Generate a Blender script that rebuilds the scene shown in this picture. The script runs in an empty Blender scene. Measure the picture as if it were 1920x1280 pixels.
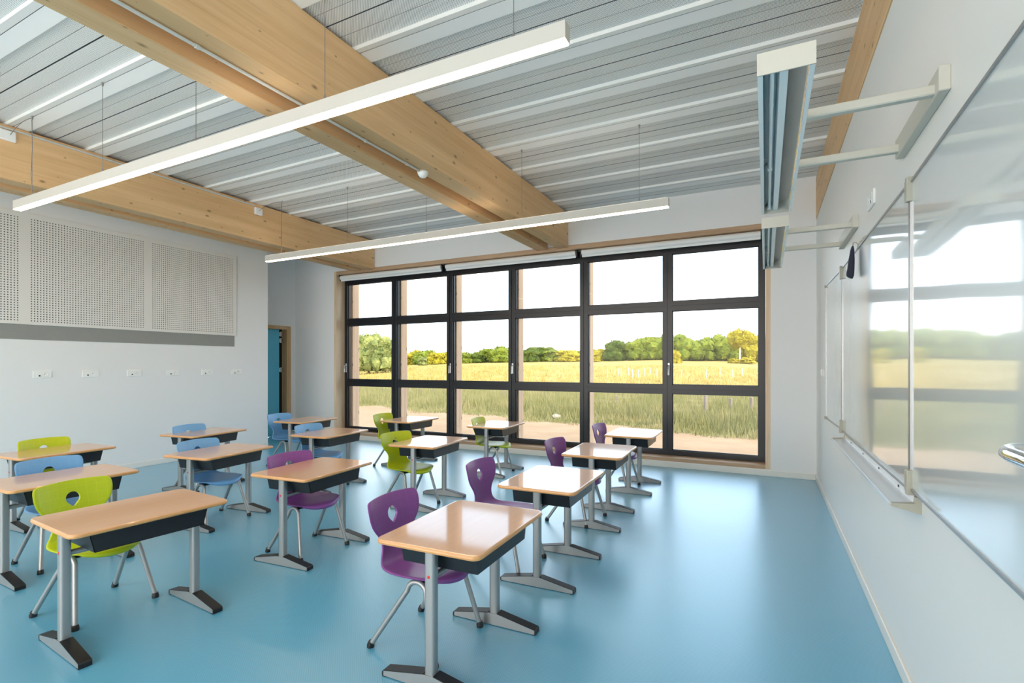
import bpy, bmesh, math, random
import numpy as np
from mathutils import Vector, Matrix

random.seed(7); np.random.seed(7)
PI = math.pi
S = bpy.context.scene
C = S.collection

# ------------------------------------------------------------------ camera
F_PX, YAW, CX, CY, H = 944.267, math.radians(26.7415), 960.0, 683.867, 1.45
cam_d = bpy.data.cameras.new('camera'); cam = bpy.data.objects.new('camera', cam_d); C.objects.link(cam)
cam.location = (0, 0, H); cam.rotation_euler = (PI/2, 0, YAW)
cam_d.sensor_width = 36; cam_d.lens = 36*F_PX/1920
cam_d.shift_y = (CY-640)/1920; cam_d.clip_start = .05; cam_d.clip_end = 2000
S.camera = cam
cs, sn = math.cos(YAW), math.sin(YAW)
def ray(x, y):
    a = (x-CX)/F_PX; b = -(y-CY)/F_PX
    return Vector((cs*a-sn, sn*a+cs, b))
def at_depth(x, y, d): return Vector((0, 0, H)) + ray(x, y)*d

# ------------------------------------------------------------------ material helpers
def srgb(r, g, b):
    f = lambda c: (c/255/12.92) if c/255 <= .04045 else ((c/255+.055)/1.055)**2.4
    return (f(r), f(g), f(b), 1)
class NT:
    def __init__(s, mat): s.t = mat.node_tree; s.n = s.t.nodes; s.l = s.t.links
    def add(s, typ, **kw):
        n = s.n.new(typ)
        for k, v in kw.items():
            if k == 'inp':
                for a, b in v.items():
                    if hasattr(b, 'links') or isinstance(b, bpy.types.NodeSocket): s.l.new(b, n.inputs[a])
                    else: n.inputs[a].default_value = b
            else: setattr(n, k, v)
        return n
    def math(s, op, a, b=0.0, c=None):
        n = s.add('ShaderNodeMath', operation=op)
        for i, v in enumerate((a, b) if c is None else (a, b, c)):
            if isinstance(v, bpy.types.NodeSocket): s.l.new(v, n.inputs[i])
            else: n.inputs[i].default_value = v
        return n.outputs[0]
    def mix(s, fac, a, b, blend='MIX'):
        n = s.add('ShaderNodeMix', data_type='RGBA', blend_type=blend)
        for i, v in ((0, fac), (6, a), (7, b)):
            if isinstance(v, bpy.types.NodeSocket): s.l.new(v, n.inputs[i])
            else: n.inputs[i].default_value = v
        return n.outputs[2]
    def ramp(s, fac, stops):
        n = s.add('ShaderNodeValToRGB'); s.l.new(fac, n.inputs[0])
        e = n.color_ramp.elements
        while len(e) < len(stops): e.new(.5)
        for i, (p, c) in enumerate(stops): e[i].position = p; e[i].color = c
        return n.outputs[0]
    def coord(s, kind='Object', scale=(1, 1, 1)):
        t = s.add('ShaderNodeTexCoord').outputs[kind]
        if scale == (1, 1, 1): return t
        m = s.add('ShaderNodeMapping'); m.inputs['Scale'].default_value = scale
        s.l.new(t, m.inputs[0]); return m.outputs[0]
    def noise(s, vec, scale, detail=4, rough=.5):
        n = s.add('ShaderNodeTexNoise'); s.l.new(vec, n.inputs['Vector'])
        n.inputs['Scale'].default_value = scale; n.inputs['Detail'].default_value = detail; n.inputs['Roughness'].default_value = rough
        return n.outputs[0]
    def bump(s, h, strength, dist=.01):
        n = s.add('ShaderNodeBump'); n.inputs['Strength'].default_value = strength; n.inputs['Distance'].default_value = dist
        s.l.new(h, n.inputs['Height']); return n.outputs[0]
def material(name, color=(.8, .8, .8, 1), rough=.5, metal=0.0, spec=.5, coat=0.0):
    m = bpy.data.materials.new(name); m.use_nodes = True
    b = m.node_tree.nodes['Principled BSDF']
    b.inputs['Base Color'].default_value = color; b.inputs['Roughness'].default_value = rough
    b.inputs['Metallic'].default_value = metal; b.inputs['Specular IOR Level'].default_value = spec
    b.inputs['Coat Weight'].default_value = coat
    return m, NT(m), b
def paint(name, color, rough=.5, var=.04, scale=3.0, metal=0.0, spec=.5, bump=0.0, bscale=200):
    """painted or moulded surface: base colour with faint procedural unevenness"""
    m, n, b = material(name, color, rough, metal, spec)
    co = n.coord()
    f = n.noise(co, scale, 3)
    d = tuple(c*(1-var) for c in color[:3])+(1,); l = tuple(min(1, c*(1+var)) for c in color[:3])+(1,)
    n.l.new(n.mix(f, d, l), b.inputs['Base Color'])
    if bump: n.l.new(n.bump(n.noise(co, bscale, 2), bump, .002), b.inputs['Normal'])
    return m
def wood(name, dark, light, axis='y', knots=True, rough=.55, lam=.0, knot_scale=3.2, grain=1.0):
    m, n, b = material(name, light, rough, 0, .35)
    lo, hi = .35*grain, 9*grain
    sc = {'x': (lo, hi, hi), 'y': (hi, lo, hi), 'z': (hi, hi, lo)}[axis]
    v = n.coord('Object', sc)
    f = n.noise(v, 1.6, 7, .62)
    f2 = n.noise(n.coord('Object', tuple(k*6 for k in sc)), 2.0, 3, .5)
    col = n.ramp(n.math('ADD', n.math('MULTIPLY', f, .75), n.math('MULTIPLY', f2, .25)), [(.32, dark), (.62, light)])
    # broad tint from board to board
    sc2 = {'x': (.5, 7, 7), 'y': (7, .5, 7), 'z': (7, 7, .5)}[axis]
    f3 = n.noise(n.coord('Object', sc2), .9, 1)
    col = n.mix(n.math('MULTIPLY', f3, .45), col, tuple(min(1, c*1.22) for c in light[:3])+(1,))
    if lam:
        sep = n.add('ShaderNodeSeparateXYZ'); n.l.new(n.coord(), sep.inputs[0])
        fr = n.math('FRACT', n.math('DIVIDE', sep.outputs[2], lam))
        line = n.math('LESS_THAN', fr, .022)
        col = n.mix(n.math('MULTIPLY', line, .35), col, tuple(c*.6 for c in dark[:3])+(1,))
    if knots:
        sp = n.add('ShaderNodeSeparateXYZ'); n.l.new(n.coord(), sp.inputs[0])
        ia = 'xyz'.index(axis); ob = [i for i in range(3) if i != ia]
        cb = n.add('ShaderNodeCombineXYZ'); n.l.new(n.math('MULTIPLY', sp.outputs[ia], .5), cb.inputs[0])
        n.l.new(n.math('ADD', sp.outputs[ob[0]], sp.outputs[ob[1]]), cb.inputs[1])
        vo = n.add('ShaderNodeTexVoronoi', voronoi_dimensions='2D'); n.l.new(cb.outputs[0], vo.inputs['Vector'])
        vo.inputs['Scale'].default_value = knot_scale
        rnd = n.add('ShaderNodeSeparateColor'); n.l.new(vo.outputs['Color'], rnd.inputs[0])
        r = n.math('ADD', n.math('MULTIPLY', n.math('POWER', rnd.outputs[0], 1.8), .15), .015)
        k = n.add('ShaderNodeMapRange', interpolation_type='SMOOTHSTEP'); n.l.new(vo.outputs['Distance'], k.inputs[0])
        n.l.new(r, k.inputs[2]); k.inputs[1].default_value = 0; k.inputs[3].default_value = 1; k.inputs[4].default_value = 0
        col = n.mix(n.math('MULTIPLY', k.outputs[0], .85), col, tuple(c*.34 for c in dark[:3])+(1,))
    n.l.new(col, b.inputs['Base Color'])
    n.l.new(n.bump(f, .08, .004), b.inputs['Normal'])
    return m

M = {}
M['wall'] = paint('white_wall_paint', srgb(238, 238, 238), .62, .012, 2, spec=.3, bump=.02)
M['wall_r'] = paint('satin_white_wall_paint', srgb(240, 239, 236), .42, .012, 2, spec=.4, bump=.02)
M['skirting'] = paint('white_skirting', srgb(236, 234, 228), .4, .02)
M['deck'] = paint('white_lacquered_deck', srgb(242, 243, 241), .3, .02, 2, spec=.55)
M['glulam'] = wood('glulam_spruce', srgb(202, 157, 106), srgb(232, 194, 146), 'y', True, .5, 0.11, 7.0, .7)
M['frame_wood'] = wood('oak_trim_long', srgb(160, 128, 102), srgb(202, 170, 138), 'x', False)
M['frame_wood_v'] = wood('oak_trim_upright_lit', srgb(202, 172, 140), srgb(234, 210, 180), 'z', False)  # same timber as the long trim, window light put into the tone
M['door_wood'] = wood('oak_door_frame', srgb(178, 140, 102), srgb(212, 176, 134), 'z', False)
M['post_wood'] = wood('larch_post', srgb(182, 147, 118), srgb(218, 190, 163), 'z', True, .7, 0, 6.0)
M['anthracite'] = paint('anthracite_window_frame', srgb(27, 30, 37), .35, .05, 4)
M['black'] = paint('black_plastic', srgb(22, 22, 25), .42, .1, 8)
M['tray'] = paint('black_steel_tray', srgb(28, 30, 35), .34, .08, 6)
M['silver'] = paint('silver_lacquer', srgb(164, 165, 165), .33, .03, 5, metal=.55)
M['alu'] = paint('brushed_aluminium', srgb(172, 173, 174), .38, .03, 5, metal=.85)
M['alu_light'] = paint('anodised_aluminium', srgb(226, 229, 232), .34, .02, 5, metal=.35)
M['chrome'] = paint('chrome', srgb(225, 226, 228), .07, .01, 5, metal=1)
M['white_pl'] = paint('white_plastic', srgb(246, 246, 244), .32, .01)
M['cream'] = paint('cream_lacquer', srgb(204, 200, 188), .4, .015)
M['beige_pl'] = paint('beige_plastic', srgb(176, 172, 156), .4, .02)
M['grey_pin'] = paint('grey_pinboard_felt', srgb(150, 150, 146), .85, .05, 30, bump=.1)
M['teal'] = paint('teal_door_laminate', srgb(94, 192, 224), .35, .03, 3)
M['dark_hole'] = paint('black_felt', srgb(38, 32, 28), .9, .1, 20)
M['panel'] = paint('white_perforated_board', srgb(232, 229, 224), .6, .01)
M['blind'] = paint('white_blind_fabric', srgb(246, 246, 245), .6, .01, 20)
M['red'] = paint('red_sticker', srgb(226, 60, 58), .5, .03)
M['navy'] = paint('navy_cloth', srgb(40, 44, 62), .8, .1, 30)
M['cable'] = paint('grey_cable', srgb(120, 120, 122), .5, .05)
M['wire'] = paint('steel_wire', srgb(150, 150, 150), .35, .03, metal=.8)
M['conduit'] = paint('grey_conduit', srgb(205, 205, 200), .45, .02)
M['brass'] = paint('steel_hinge', srgb(196, 198, 200), .25, .03, metal=.9)
M['housing'] = paint('pale_grey_lacquer', srgb(206, 202, 194), .45, .015)
M['mirror'] = paint('mirror_reflector', srgb(244, 244, 242), .09, .01, metal=1)

def grid_bump(name, color, rough=.36):
    """moulded plastic with fine leather grain and a raised square grid on the back"""
    m, n, b = material(name, color, rough, 0, .5)
    co = n.coord(); sep = n.add('ShaderNodeSeparateXYZ'); n.l.new(co, sep.inputs[0])
    fy = n.math('ABSOLUTE', n.math('SUBTRACT', n.math('FRACT', n.math('DIVIDE', n.math('ADD', sep.outputs[1], 1.025), .05)), .5))
    fz = n.math('ABSOLUTE', n.math('SUBTRACT', n.math('FRACT', n.math('DIVIDE', n.math('ADD', sep.outputs[2], 1.005), .05)), .5))
    ly = n.math('GREATER_THAN', fy, .475); lz = n.math('GREATER_THAN', fz, .475)
    up = n.math('GREATER_THAN', sep.outputs[2], .52)
    line = n.math('MULTIPLY', n.math('MAXIMUM', ly, lz), up)
    d = tuple(c*.9 for c in color[:3])+(1,); l = tuple(min(1, c*1.06) for c in color[:3])+(1,)
    col = n.mix(n.noise(co, 5, 2), d, l)
    col = n.mix(n.math('MULTIPLY', line, .15), col, tuple(min(1, c*1.5+.06) for c in color[:3])+(1,))
    n.l.new(col, b.inputs['Base Color'])
    hgt = n.math('ADD', n.math('MULTIPLY', line, .6), n.math('MULTIPLY', n.noise(co, 240, 2), .25))
    n.l.new(n.bump(hgt, .35, .0025), b.inputs['Normal'])
    return m
M['purple'] = grid_bump('purple_chair_shell', srgb(134, 76, 148))
M['lime'] = grid_bump('lime_chair_shell', srgb(184, 200, 24))
M['blue'] = grid_bump('blue_chair_shell', srgb(112, 168, 220))

# beech laminate desk tops
m, n, b = material('beech_laminate_top', srgb(214, 178, 144), .38, 0, .3, .0)
v = n.coord('Object', (14, 1.1, 14)); f = n.noise(v, 2.2, 6, .6)
n.l.new(n.ramp(f, [(.3, srgb(219, 166, 120)), (.7, srgb(224, 172, 126))]), b.inputs['Base Color'])
n.l.new(n.bump(n.noise(n.coord(), 9, 2), .03, .004), b.inputs['Normal'])
b.inputs['Coat Weight'].default_value = 1; b.inputs['Coat Roughness'].default_value = .07; b.inputs['Coat IOR'].default_value = 1.5
M['desk_top'] = m
m, n, b = material('beech_edge', srgb(214, 158, 98), .3, 0, .5)
f = n.noise(n.coord('Object', (3, 3, 90)), 3, 3)
n.l.new(n.ramp(f, [(.3, srgb(196, 138, 84)), (.7, srgb(224, 170, 112))]), b.inputs['Base Color'])
M['desk_edge'] = m

# blue vinyl floor with a fine dot pattern
m, n, b = material('blue_vinyl_floor', srgb(96, 168, 198), .34, 0, .9)
co = n.coord(); sep = n.add('ShaderNodeSeparateXYZ'); n.l.new(co, sep.inputs[0])
def lattice(n, X, Y, p, r, off=0.0, off2=0.0):
    fx = n.math('SUBTRACT', n.math('FRACT', n.math('ADD', n.math('DIVIDE', X, p), 100+off)), .5)
    fy = n.math('SUBTRACT', n.math('FRACT', n.math('ADD', n.math('DIVIDE', Y, p), 100+off2)), .5)
    d2 = n.math('ADD', n.math('MULTIPLY', fx, fx), n.math('MULTIPLY', fy, fy))
    return n.math('LESS_THAN', d2, (r/p)**2)
dots = n.math('MAXIMUM', lattice(n, sep.outputs[0], sep.outputs[1], .014, .0034), lattice(n, sep.outputs[0], sep.outputs[1], .014, .0034, .5, .5))
base = n.mix(n.noise(co, .8, 4), srgb(92, 172, 206), srgb(100, 180, 213))
base = n.mix(n.math('MULTIPLY', dots, .36), base, srgb(56, 126, 160))
n.l.new(base, b.inputs['Base Color'])
n.l.new(n.math('ADD', n.math('MULTIPLY', n.noise(co, 40, 3), .08), .32), b.inputs['Roughness'])
n.l.new(n.bump(n.noise(co, 400, 2), .06, .001), b.inputs['Normal'])
b.inputs['Coat Weight'].default_value = .9; b.inputs['Coat Roughness'].default_value = .27; b.inputs['Coat IOR'].default_value = 1.5
M['floor'] = m

# perforated deck sheet
m, n, b = material('perforated_white_deck', srgb(232, 236, 236), .35, 0, .5)
co = n.coord(); sep = n.add('ShaderNodeSeparateXYZ'); n.l.new(co, sep.inputs[0])
mask = n.math('MAXIMUM', lattice(n, sep.outputs[0], sep.outputs[1], .0145, .0027), lattice(n, sep.outputs[0], sep.outputs[1], .0145, .0027, .5, .5))
n.l.new(n.mix(mask, srgb(242, 243, 241), srgb(40, 44, 46)), b.inputs['Base Color'])
M['deck_perf'] = m

# glossy enamel whiteboard with slightly wavy sheet
m, n, b = material('white_enamel_board', srgb(224, 230, 230), .08, 0, .5, 1.0)
b.inputs['Coat Roughness'].default_value = .05; b.inputs['Coat IOR'].default_value = 1.9
b.inputs['Roughness'].default_value = .25
nb = n.bump(n.noise(n.coord('Object', (1, 1, 1)), 1.6, 1), .07, .03)
n.l.new(nb, b.inputs['Coat Normal'])
f = n.noise(n.coord(), 2, 2)
n.l.new(n.mix(f, srgb(218, 226, 227), srgb(228, 233, 233)), b.inputs['Base Color'])
M['board'] = m

# clear glazing: mostly see-through, mirror by Fresnel
m = bpy.data.materials.new('clear_glazing'); m.use_nodes = True; n = NT(m)
for x in list(n.n): n.n.remove(x)
out = n.add('ShaderNodeOutputMaterial'); tr = n.add('ShaderNodeBsdfTransparent'); gl = n.add('ShaderNodeBsdfGlossy')
gl.inputs['Roughness'].default_value = .01; tr.inputs[0].default_value = (.985, .995, .99, 1)
fr = n.add('ShaderNodeFresnel'); fr.inputs[0].default_value = 1.22
mx = n.add('ShaderNodeMixShader'); n.l.new(fr.outputs[0], mx.inputs[0]); n.l.new(tr.outputs[0], mx.inputs[1]); n.l.new(gl.outputs[0], mx.inputs[2])
n.l.new(mx.outputs[0], out.inputs[0]); M['glass'] = m

def emitter(name, color, strength):
    m = bpy.data.materials.new(name); m.use_nodes = True; n = NT(m)
    for x in list(n.n): n.n.remove(x)
    out = n.add('ShaderNodeOutputMaterial'); e = n.add('ShaderNodeEmission')
    e.inputs[0].default_value = color; e.inputs[1].default_value = strength
    n.l.new(e.outputs[0], out.inputs[0]); return m
M['led'] = emitter('warm_led_diffuser', (1, .76, .52, 1), 9.5)
M['gap'] = paint('open_slot_shade_grey', srgb(92, 98, 102), .8, .05)  # darkness of the open deck slots put into the colour
M['fill_up'] = emitter('added_ceiling_fill', (1, .88, .74, 1), 3.2)  # added fill glow that brightens the ceiling
M['tube_glass'] = paint('white_lamp_tube', srgb(238, 242, 244), .2, .01)

# landscape
def ground_mat(name, c1, c2, c3, scale, rough=.95):
    m, n, b = material(name, c1, rough, 0, .1)
    co = n.coord()
    f = n.noise(co, scale, 8, .65); g = n.noise(n.coord('Object', (.25, 1, 1)), scale*.35, 5, .6)
    col = n.mix(g, n.ramp(f, [(.35, c1), (.65, c2)]), c3)
    n.l.new(col, b.inputs['Base Color']); n.l.new(n.bump(f, .5, .1), b.inputs['Normal'])
    return m
M['dirt'] = ground_mat('pale_dirt', srgb(141, 118, 101), srgb(162, 139, 120), srgb(131, 112, 86), 1.1)
M['meadow'] = ground_mat('meadow_soil', srgb(85, 91, 51), srgb(109, 111, 70), srgb(126, 114, 78), 1.5)
M['gold'] = ground_mat('golden_stubble', srgb(140, 117, 52), srgb(154, 136, 76), srgb(143, 134, 86), .35)
def leaf_mat(name, c1, c2, c3, scale=1.2):
    m, n, b = material(name, c1, .8, 0, .15)
    g = n.add('ShaderNodeNewGeometry')
    f = n.noise(n.coord(), scale, 5, .7)
    col = n.ramp(f, [(.32, c1), (.5, c2), (.68, c3)])
    col = n.mix(n.math('MULTIPLY', g.outputs['Random Per Island'], .5), col, c3)
    n.l.new(col, b.inputs['Base Color'])
    b.inputs['Subsurface Weight'].default_value = 0
    return m
M['leaf_dark'] = leaf_mat('dark_green_foliage', srgb(34, 50, 14), srgb(57, 75, 22), srgb(89, 101, 34))
M['leaf_mid'] = leaf_mat('mid_green_foliage', srgb(50, 67, 18), srgb(86, 103, 31), srgb(125, 131, 47))
M['leaf_yel'] = leaf_mat('yellow_green_foliage', srgb(85, 88, 20), srgb(130, 124, 33), srgb(166, 153, 50))
M['leaf_pale'] = leaf_mat('silvery_green_foliage', srgb(44, 66, 40), srgb(94, 108, 62), srgb(150, 152, 94))
M['bark'] = paint('tree_bark', srgb(96, 82, 66), .9, .2, 3)
M['bark_pale'] = paint('birch_bark', srgb(206, 196, 176), .8, .1, 3)
M['grass'] = leaf_mat('tall_grass_blades', srgb(89, 98, 55), srgb(119, 123, 82), srgb(152, 143, 109), .6)
M['grass_gold'] = leaf_mat('golden_grass_blades', srgb(140, 120, 55), srgb(156, 138, 77), srgb(165, 152, 99), .4)
M['old_wood'] = paint('weathered_post', srgb(120, 112, 104), .9, .15, 6)
M['stake'] = paint('pale_stake', srgb(214, 206, 186), .7, .05, 6)
M['stone'] = paint('pale_stone', srgb(152, 146, 138), .9, .15, 4)

# ------------------------------------------------------------------ mesh helpers
class MB:
    """collects shapes (world or local coordinates) and links them as ONE mesh object"""
    def __init__(s): s.v = []; s.f = []; s.m = []; s.sm = []
    def _add(s, vs, fs, mi=0, smooth=False):
        o = len(s.v); s.v += [tuple(x) for x in vs]
        s.f += [tuple(i+o for i in f) for f in fs]; s.m += [mi]*len(fs); s.sm += [smooth]*len(fs)
        return s
    def box(s, x0, x1, y0, y1, z0, z1, mi=0, bev=0.0, seg=2):
        if bev:
            bm = bmesh.new(); bmesh.ops.create_cube(bm, size=1)
            for v in bm.verts: v.co = Vector(((x0+x1)/2+v.co.x*(x1-x0), (y0+y1)/2+v.co.y*(y1-y0), (z0+z1)/2+v.co.z*(z1-z0)))
            bmesh.ops.bevel(bm, geom=bm.edges[:], offset=bev, segments=seg, affect='EDGES', profile=.5)
            bm.verts.ensure_lookup_table()
            s._add([v.co[:] for v in bm.verts], [[v.index for v in f.verts] for f in bm.faces], mi, False); bm.free(); return s
        v = [(x, y, z) for x in (x0, x1) for y in (y0, y1) for z in (z0, z1)]
        return s._add(v, [(0, 1, 3, 2), (4, 6, 7, 5), (0, 4, 5, 1), (2, 3, 7, 6), (0, 2, 6, 4), (1, 5, 7, 3)], mi)
    def tube(s, pts, r, n=12, mi=0, cap=True, rs=None, sx=1.0):
        pts = [Vector(p) for p in pts]; rings = []; up = None
        for i, p in enumerate(pts):
            t = (pts[min(i+1, len(pts)-1)]-pts[max(i-1, 0)]).normalized()
            if up is None:
                up = Vector((0, 0, 1)) if abs(t.z) < .9 else Vector((0, 1, 0))
            a = t.cross(up).normalized(); bb = a.cross(t).normalized(); up = bb
            rr = rs[i] if rs else r
            rings.append([p+a*math.cos(2*PI*k/n)*rr*sx+bb*math.sin(2*PI*k/n)*rr for k in range(n)])
        vs = [q for R in rings for q in R]; fs = []
        for i in range(len(pts)-1):
            for k in range(n): fs.append((i*n+k, i*n+(k+1) % n, (i+1)*n+(k+1) % n, (i+1)*n+k))
        s._add(vs, fs, mi, True)
        if cap:
            s._add(rings[0], [tuple(range(n))[::-1]], mi); s._add(rings[-1], [tuple(range(n))], mi)
        return s
    def prism(s, poly, axis, a0, a1, mi=0, smooth=False):
        """poly: 2-D points; axis 'x': (y,z), 'y': (x,z), 'z': (x,y)"""
        def P(p, a): return {'x': (a, p[0], p[1]), 'y': (p[0], a, p[1]), 'z': (p[0], p[1], a)}[axis]
        n = len(poly); v = [P(p, a0) for p in poly]+[P(p, a1) for p in poly]
        s._add(v, [(i, (i+1) % n, n+(i+1) % n, n+i) for i in range(n)], mi, smooth)
        s._add([P(p, a0) for p in poly], [tuple(range(n))], mi); s._add([P(p, a1) for p in poly], [tuple(range(n))[::-1]], mi)
        return s
    def lathe(s, prof, c, n=24, axis='z', mi=0):
        vs = []; fs = []
        for r, z in prof:
            for k in range(n):
                a = 2*PI*k/n; p = (r*math.cos(a), r*math.sin(a), z)
                if axis == 'x': p = (p[2], p[0], p[1])
                vs.append((c[0]+p[0], c[1]+p[1], c[2]+p[2]))
        for i in range(len(prof)-1):
            for k in range(n): fs.append((i*n+k, i*n+(k+1) % n, (i+1)*n+(k+1) % n, (i+1)*n+k))
        return s._add(vs, fs, mi, True)
    def raw(s, v, f, mi=0, smooth=False): return s._add(v, f, mi, smooth)
    def build(s, name, mats, parent=None, origin=None, world=True):
        me = bpy.data.meshes.new(name)
        mats = mats if isinstance(mats, (list, tuple)) else [mats]
        off = Vector((0, 0, 0))
        if parent is not None and world:
            p = parent
            while p is not None: off += p.location; p = p.parent
        elif origin is not None: off = Vector(origin)
        vs = np.array(s.v, dtype=float)-np.array(off[:])
        me.from_pydata(vs.tolist(), [], s.f)
        for k in mats: me.materials.append(k)
        me.polygons.foreach_set('material_index', s.m); me.polygons.foreach_set('use_smooth', s.sm)
        bm = bmesh.new(); bm.from_mesh(me); bmesh.ops.recalc_face_normals(bm, faces=bm.faces[:]) if len(bm.faces) < 30000 else None
        bm.to_mesh(me); bm.free(); me.update()
        o = bpy.data.objects.new(name, me); C.objects.link(o)
        if parent is not None: o.parent = parent
        elif origin is not None: o.location = off
        return o
def thing(name, label, cat, loc=(0, 0, 0), rz=0.0, group=None):
    o = bpy.data.objects.new(name, None); C.objects.link(o); o.empty_display_size = .1
    o.location = loc; o.rotation_euler = (0, 0, rz); return tag(o, label, cat, group)
def tag(o, label, cat, group=None, kind=None):
    o['label'] = label; o['category'] = cat
    if group: o['group'] = group
    if kind: o['kind'] = kind
    return o
def struct(o, label=None, cat=None):
    o['kind'] = 'structure'
    if label: o['label'] = label
    if cat: o['category'] = cat
    return o
def arc(c, r, a0, a1, n, f): return [f(c, r, a0+(a1-a0)*i/n) for i in range(n+1)]
def dup(root, loc, rz, label, group=None, swap=None):
    r = root.copy(); C.objects.link(r); r.location = loc; r.rotation_euler = (0, 0, rz); r['label'] = label
    if group: r['group'] = group
    for ch in root.children:
        c = ch.copy(); C.objects.link(c); c.parent = r
        if swap and ch.name.split('.')[0] == 'seat_shell': c.material_slots[0].material = swap
        for g in ch.children:
            d = g.copy(); C.objects.link(d); d.parent = c
    return r

# ------------------------------------------------------------------ room shell
XR, XL, XLL, YW, YN, ZC = .57, -7.93, -8.80, 7.38, -3.0, 3.80
OX0, OX1, OZ0, OZ1 = -7.69, .057, .086, 3.305          # window opening
YG = 7.60                                             # room side of the window frame
struct(MB().box(XLL-.3, XR+.3, YN-.3, YW+.3, -.2, 0).build('floor', M['floor']), 'blue dotted vinyl floor', 'floor')
w = MB()
w.box(XLL-.3, OX0, YW, YW+.32, 0, 4.0); w.box(OX1, XR+.3, YW, YW+.32, 0, 4.0)
w.box(OX0, OX1, YW, YW+.32, OZ1, 4.0); w.box(OX0, OX1, YW, YW+.32, 0, OZ0)
struct(w.build('wall_far', M['wall']), 'white wall around the wide window', 'wall')
struct(MB().box(XR, XR+.3, YN-.3, YW, 0, 4.0).build('wall_right', M['wall_r']), 'white wall behind the whiteboard', 'wall')
struct(MB().box(XL-.25, XL, YN-.3, 6.06, 0, 4.0).build('wall_left', M['wall']), 'white wall with the row of sockets', 'wall')
w = MB()
DY0, DY1, DZ = 6.36, 7.263, 2.245
w.box(XLL-.25, XLL, 5.2, DY0, 0, 4.0); w.box(XLL-.25, XLL, DY1, YW, 0, 4.0); w.box(XLL-.25, XLL, DY0, DY1, DZ, 4.0)
struct(w.build('wall_recess', M['wall']), 'white wall of the door recess', 'wall')
struct(MB().box(XLL, XL-.25, 5.2, 5.45, 0, 4.0).build('wall_recess_end', M['wall']), 'white end wall of the door recess', 'wall')
w = MB()                                              # unseen wall behind the camera; its opening is added to let fill light in
w.box(XL, XR, YN-.3, YN, 0, .4); w.box(XL, XR, YN-.3, YN, 3.6, 4.0)
w.box(XL, XL+.2, YN-.3, YN, .4, 3.6); w.box(XR-.2, XR, YN-.3, YN, .4, 3.6)
struct(w.build('wall_near', M['wall']), 'white wall behind the camera', 'wall')
# baseboards
struct(MB().box(OX1-8.75, XR-.012, YW-.012, YW, 0, .075, bev=.003, seg=1).build('baseboard_far', M['skirting']), 'white skirting under the window', 'baseboard')
struct(MB().box(XR-.012, XR, YN, YW-.012, 0, .075, bev=.003, seg=1).build('baseboard_right', M['skirting']), 'white skirting under the whiteboard', 'baseboard')
struct(MB().box(XL, XL+.012, YN, 6.06, 0, .075, bev=.003, seg=1).build('baseboard_left', M['skirting']), 'white skirting under the sockets', 'baseboard')

# ceiling: profiled metal deck, ribs run along X
P0, PP = 3.545, .6585
prof = []                                              # (y, z, material of the strip that follows)
k0 = int((YN-P0)/PP)-1
for k in range(k0, 7):
    y = P0+PP*k
    prof += [(y-.058, 3.827, 0), (y-.055, 3.800, 0), (y-.002, 3.807, 2), (y-.0019, 3.822, 2), (y+.0019, 3.822, 2), (y+.002, 3.807, 0),
             (y+.119, 3.8005, 0), (y+.122, 3.844, 2), (y+.132, 3.844, 2), (y+.1322, 3.827, 1),
             (y+.2365, 3.827, 2), (y+.2367, 3.841, 2), (y+.2393, 3.841, 2), (y+.2395, 3.827, 1),
             (y+.346, 3.827, 2), (y+.3462, 3.850, 2), (y+.3558, 3.850, 2), (y+.356, 3.827, 1),
             (y+.4765, 3.827, 2), (y+.4767, 3.841, 2), (y+.4793, 3.841, 2), (y+.4795, 3.827, 1)]
prof = [p for p in prof if YN-.2 < p[0] < YW]
prof = [(YN-.2, 3.827, 1)]+prof+[(YW, prof[-1][1], 1)]
c = MB()
X0, X1 = XLL-.1, XR+.05
for (y0, z0, mi), (y1, z1, _) in zip(prof, prof[1:]):
    c.raw([(X0, y0, z0), (X1, y0, z0), (X1, y1, z1), (X0, y1, z1)], [(0, 1, 2, 3)], mi)
c.box(XLL-.3, XR+.3, YN-.3, YW+.32, 3.87, 4.1, 0)
ceil = struct(c.build('ceiling', [M['deck'], M['deck_perf'], M['gap']]), 'white perforated metal deck ceiling', 'ceiling')

# ------------------------------------------------------------------ beams
def twin_beam(x0, label):
    t = thing('ceiling_beam', label, 'beam', (x0, (YN+YW)/2, 3.27)); t['kind'] = 'structure'
    for a in (0, .345):
        MB().box(x0+a, x0+a+.19, YN, YW-.01, 3.27, 3.80, bev=.004, seg=1).build('beam_ply', M['glulam'], t)
    return t
twin_beam(-3.27, 'twin glulam beam across the middle of the ceiling with a conduit beneath')
twin_beam(-7.175, 'twin glulam beam on the left carrying the junction boxes')
t = thing('ceiling_beam', 'single glulam beam set flush in the wall above the whiteboard', 'beam', (.66, 2.2, 3.28)); t['kind'] = 'structure'
MB().box(.564, .72, YN, YW-.005, 3.28, 3.80).build('beam_ply', M['glulam'], t)

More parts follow.
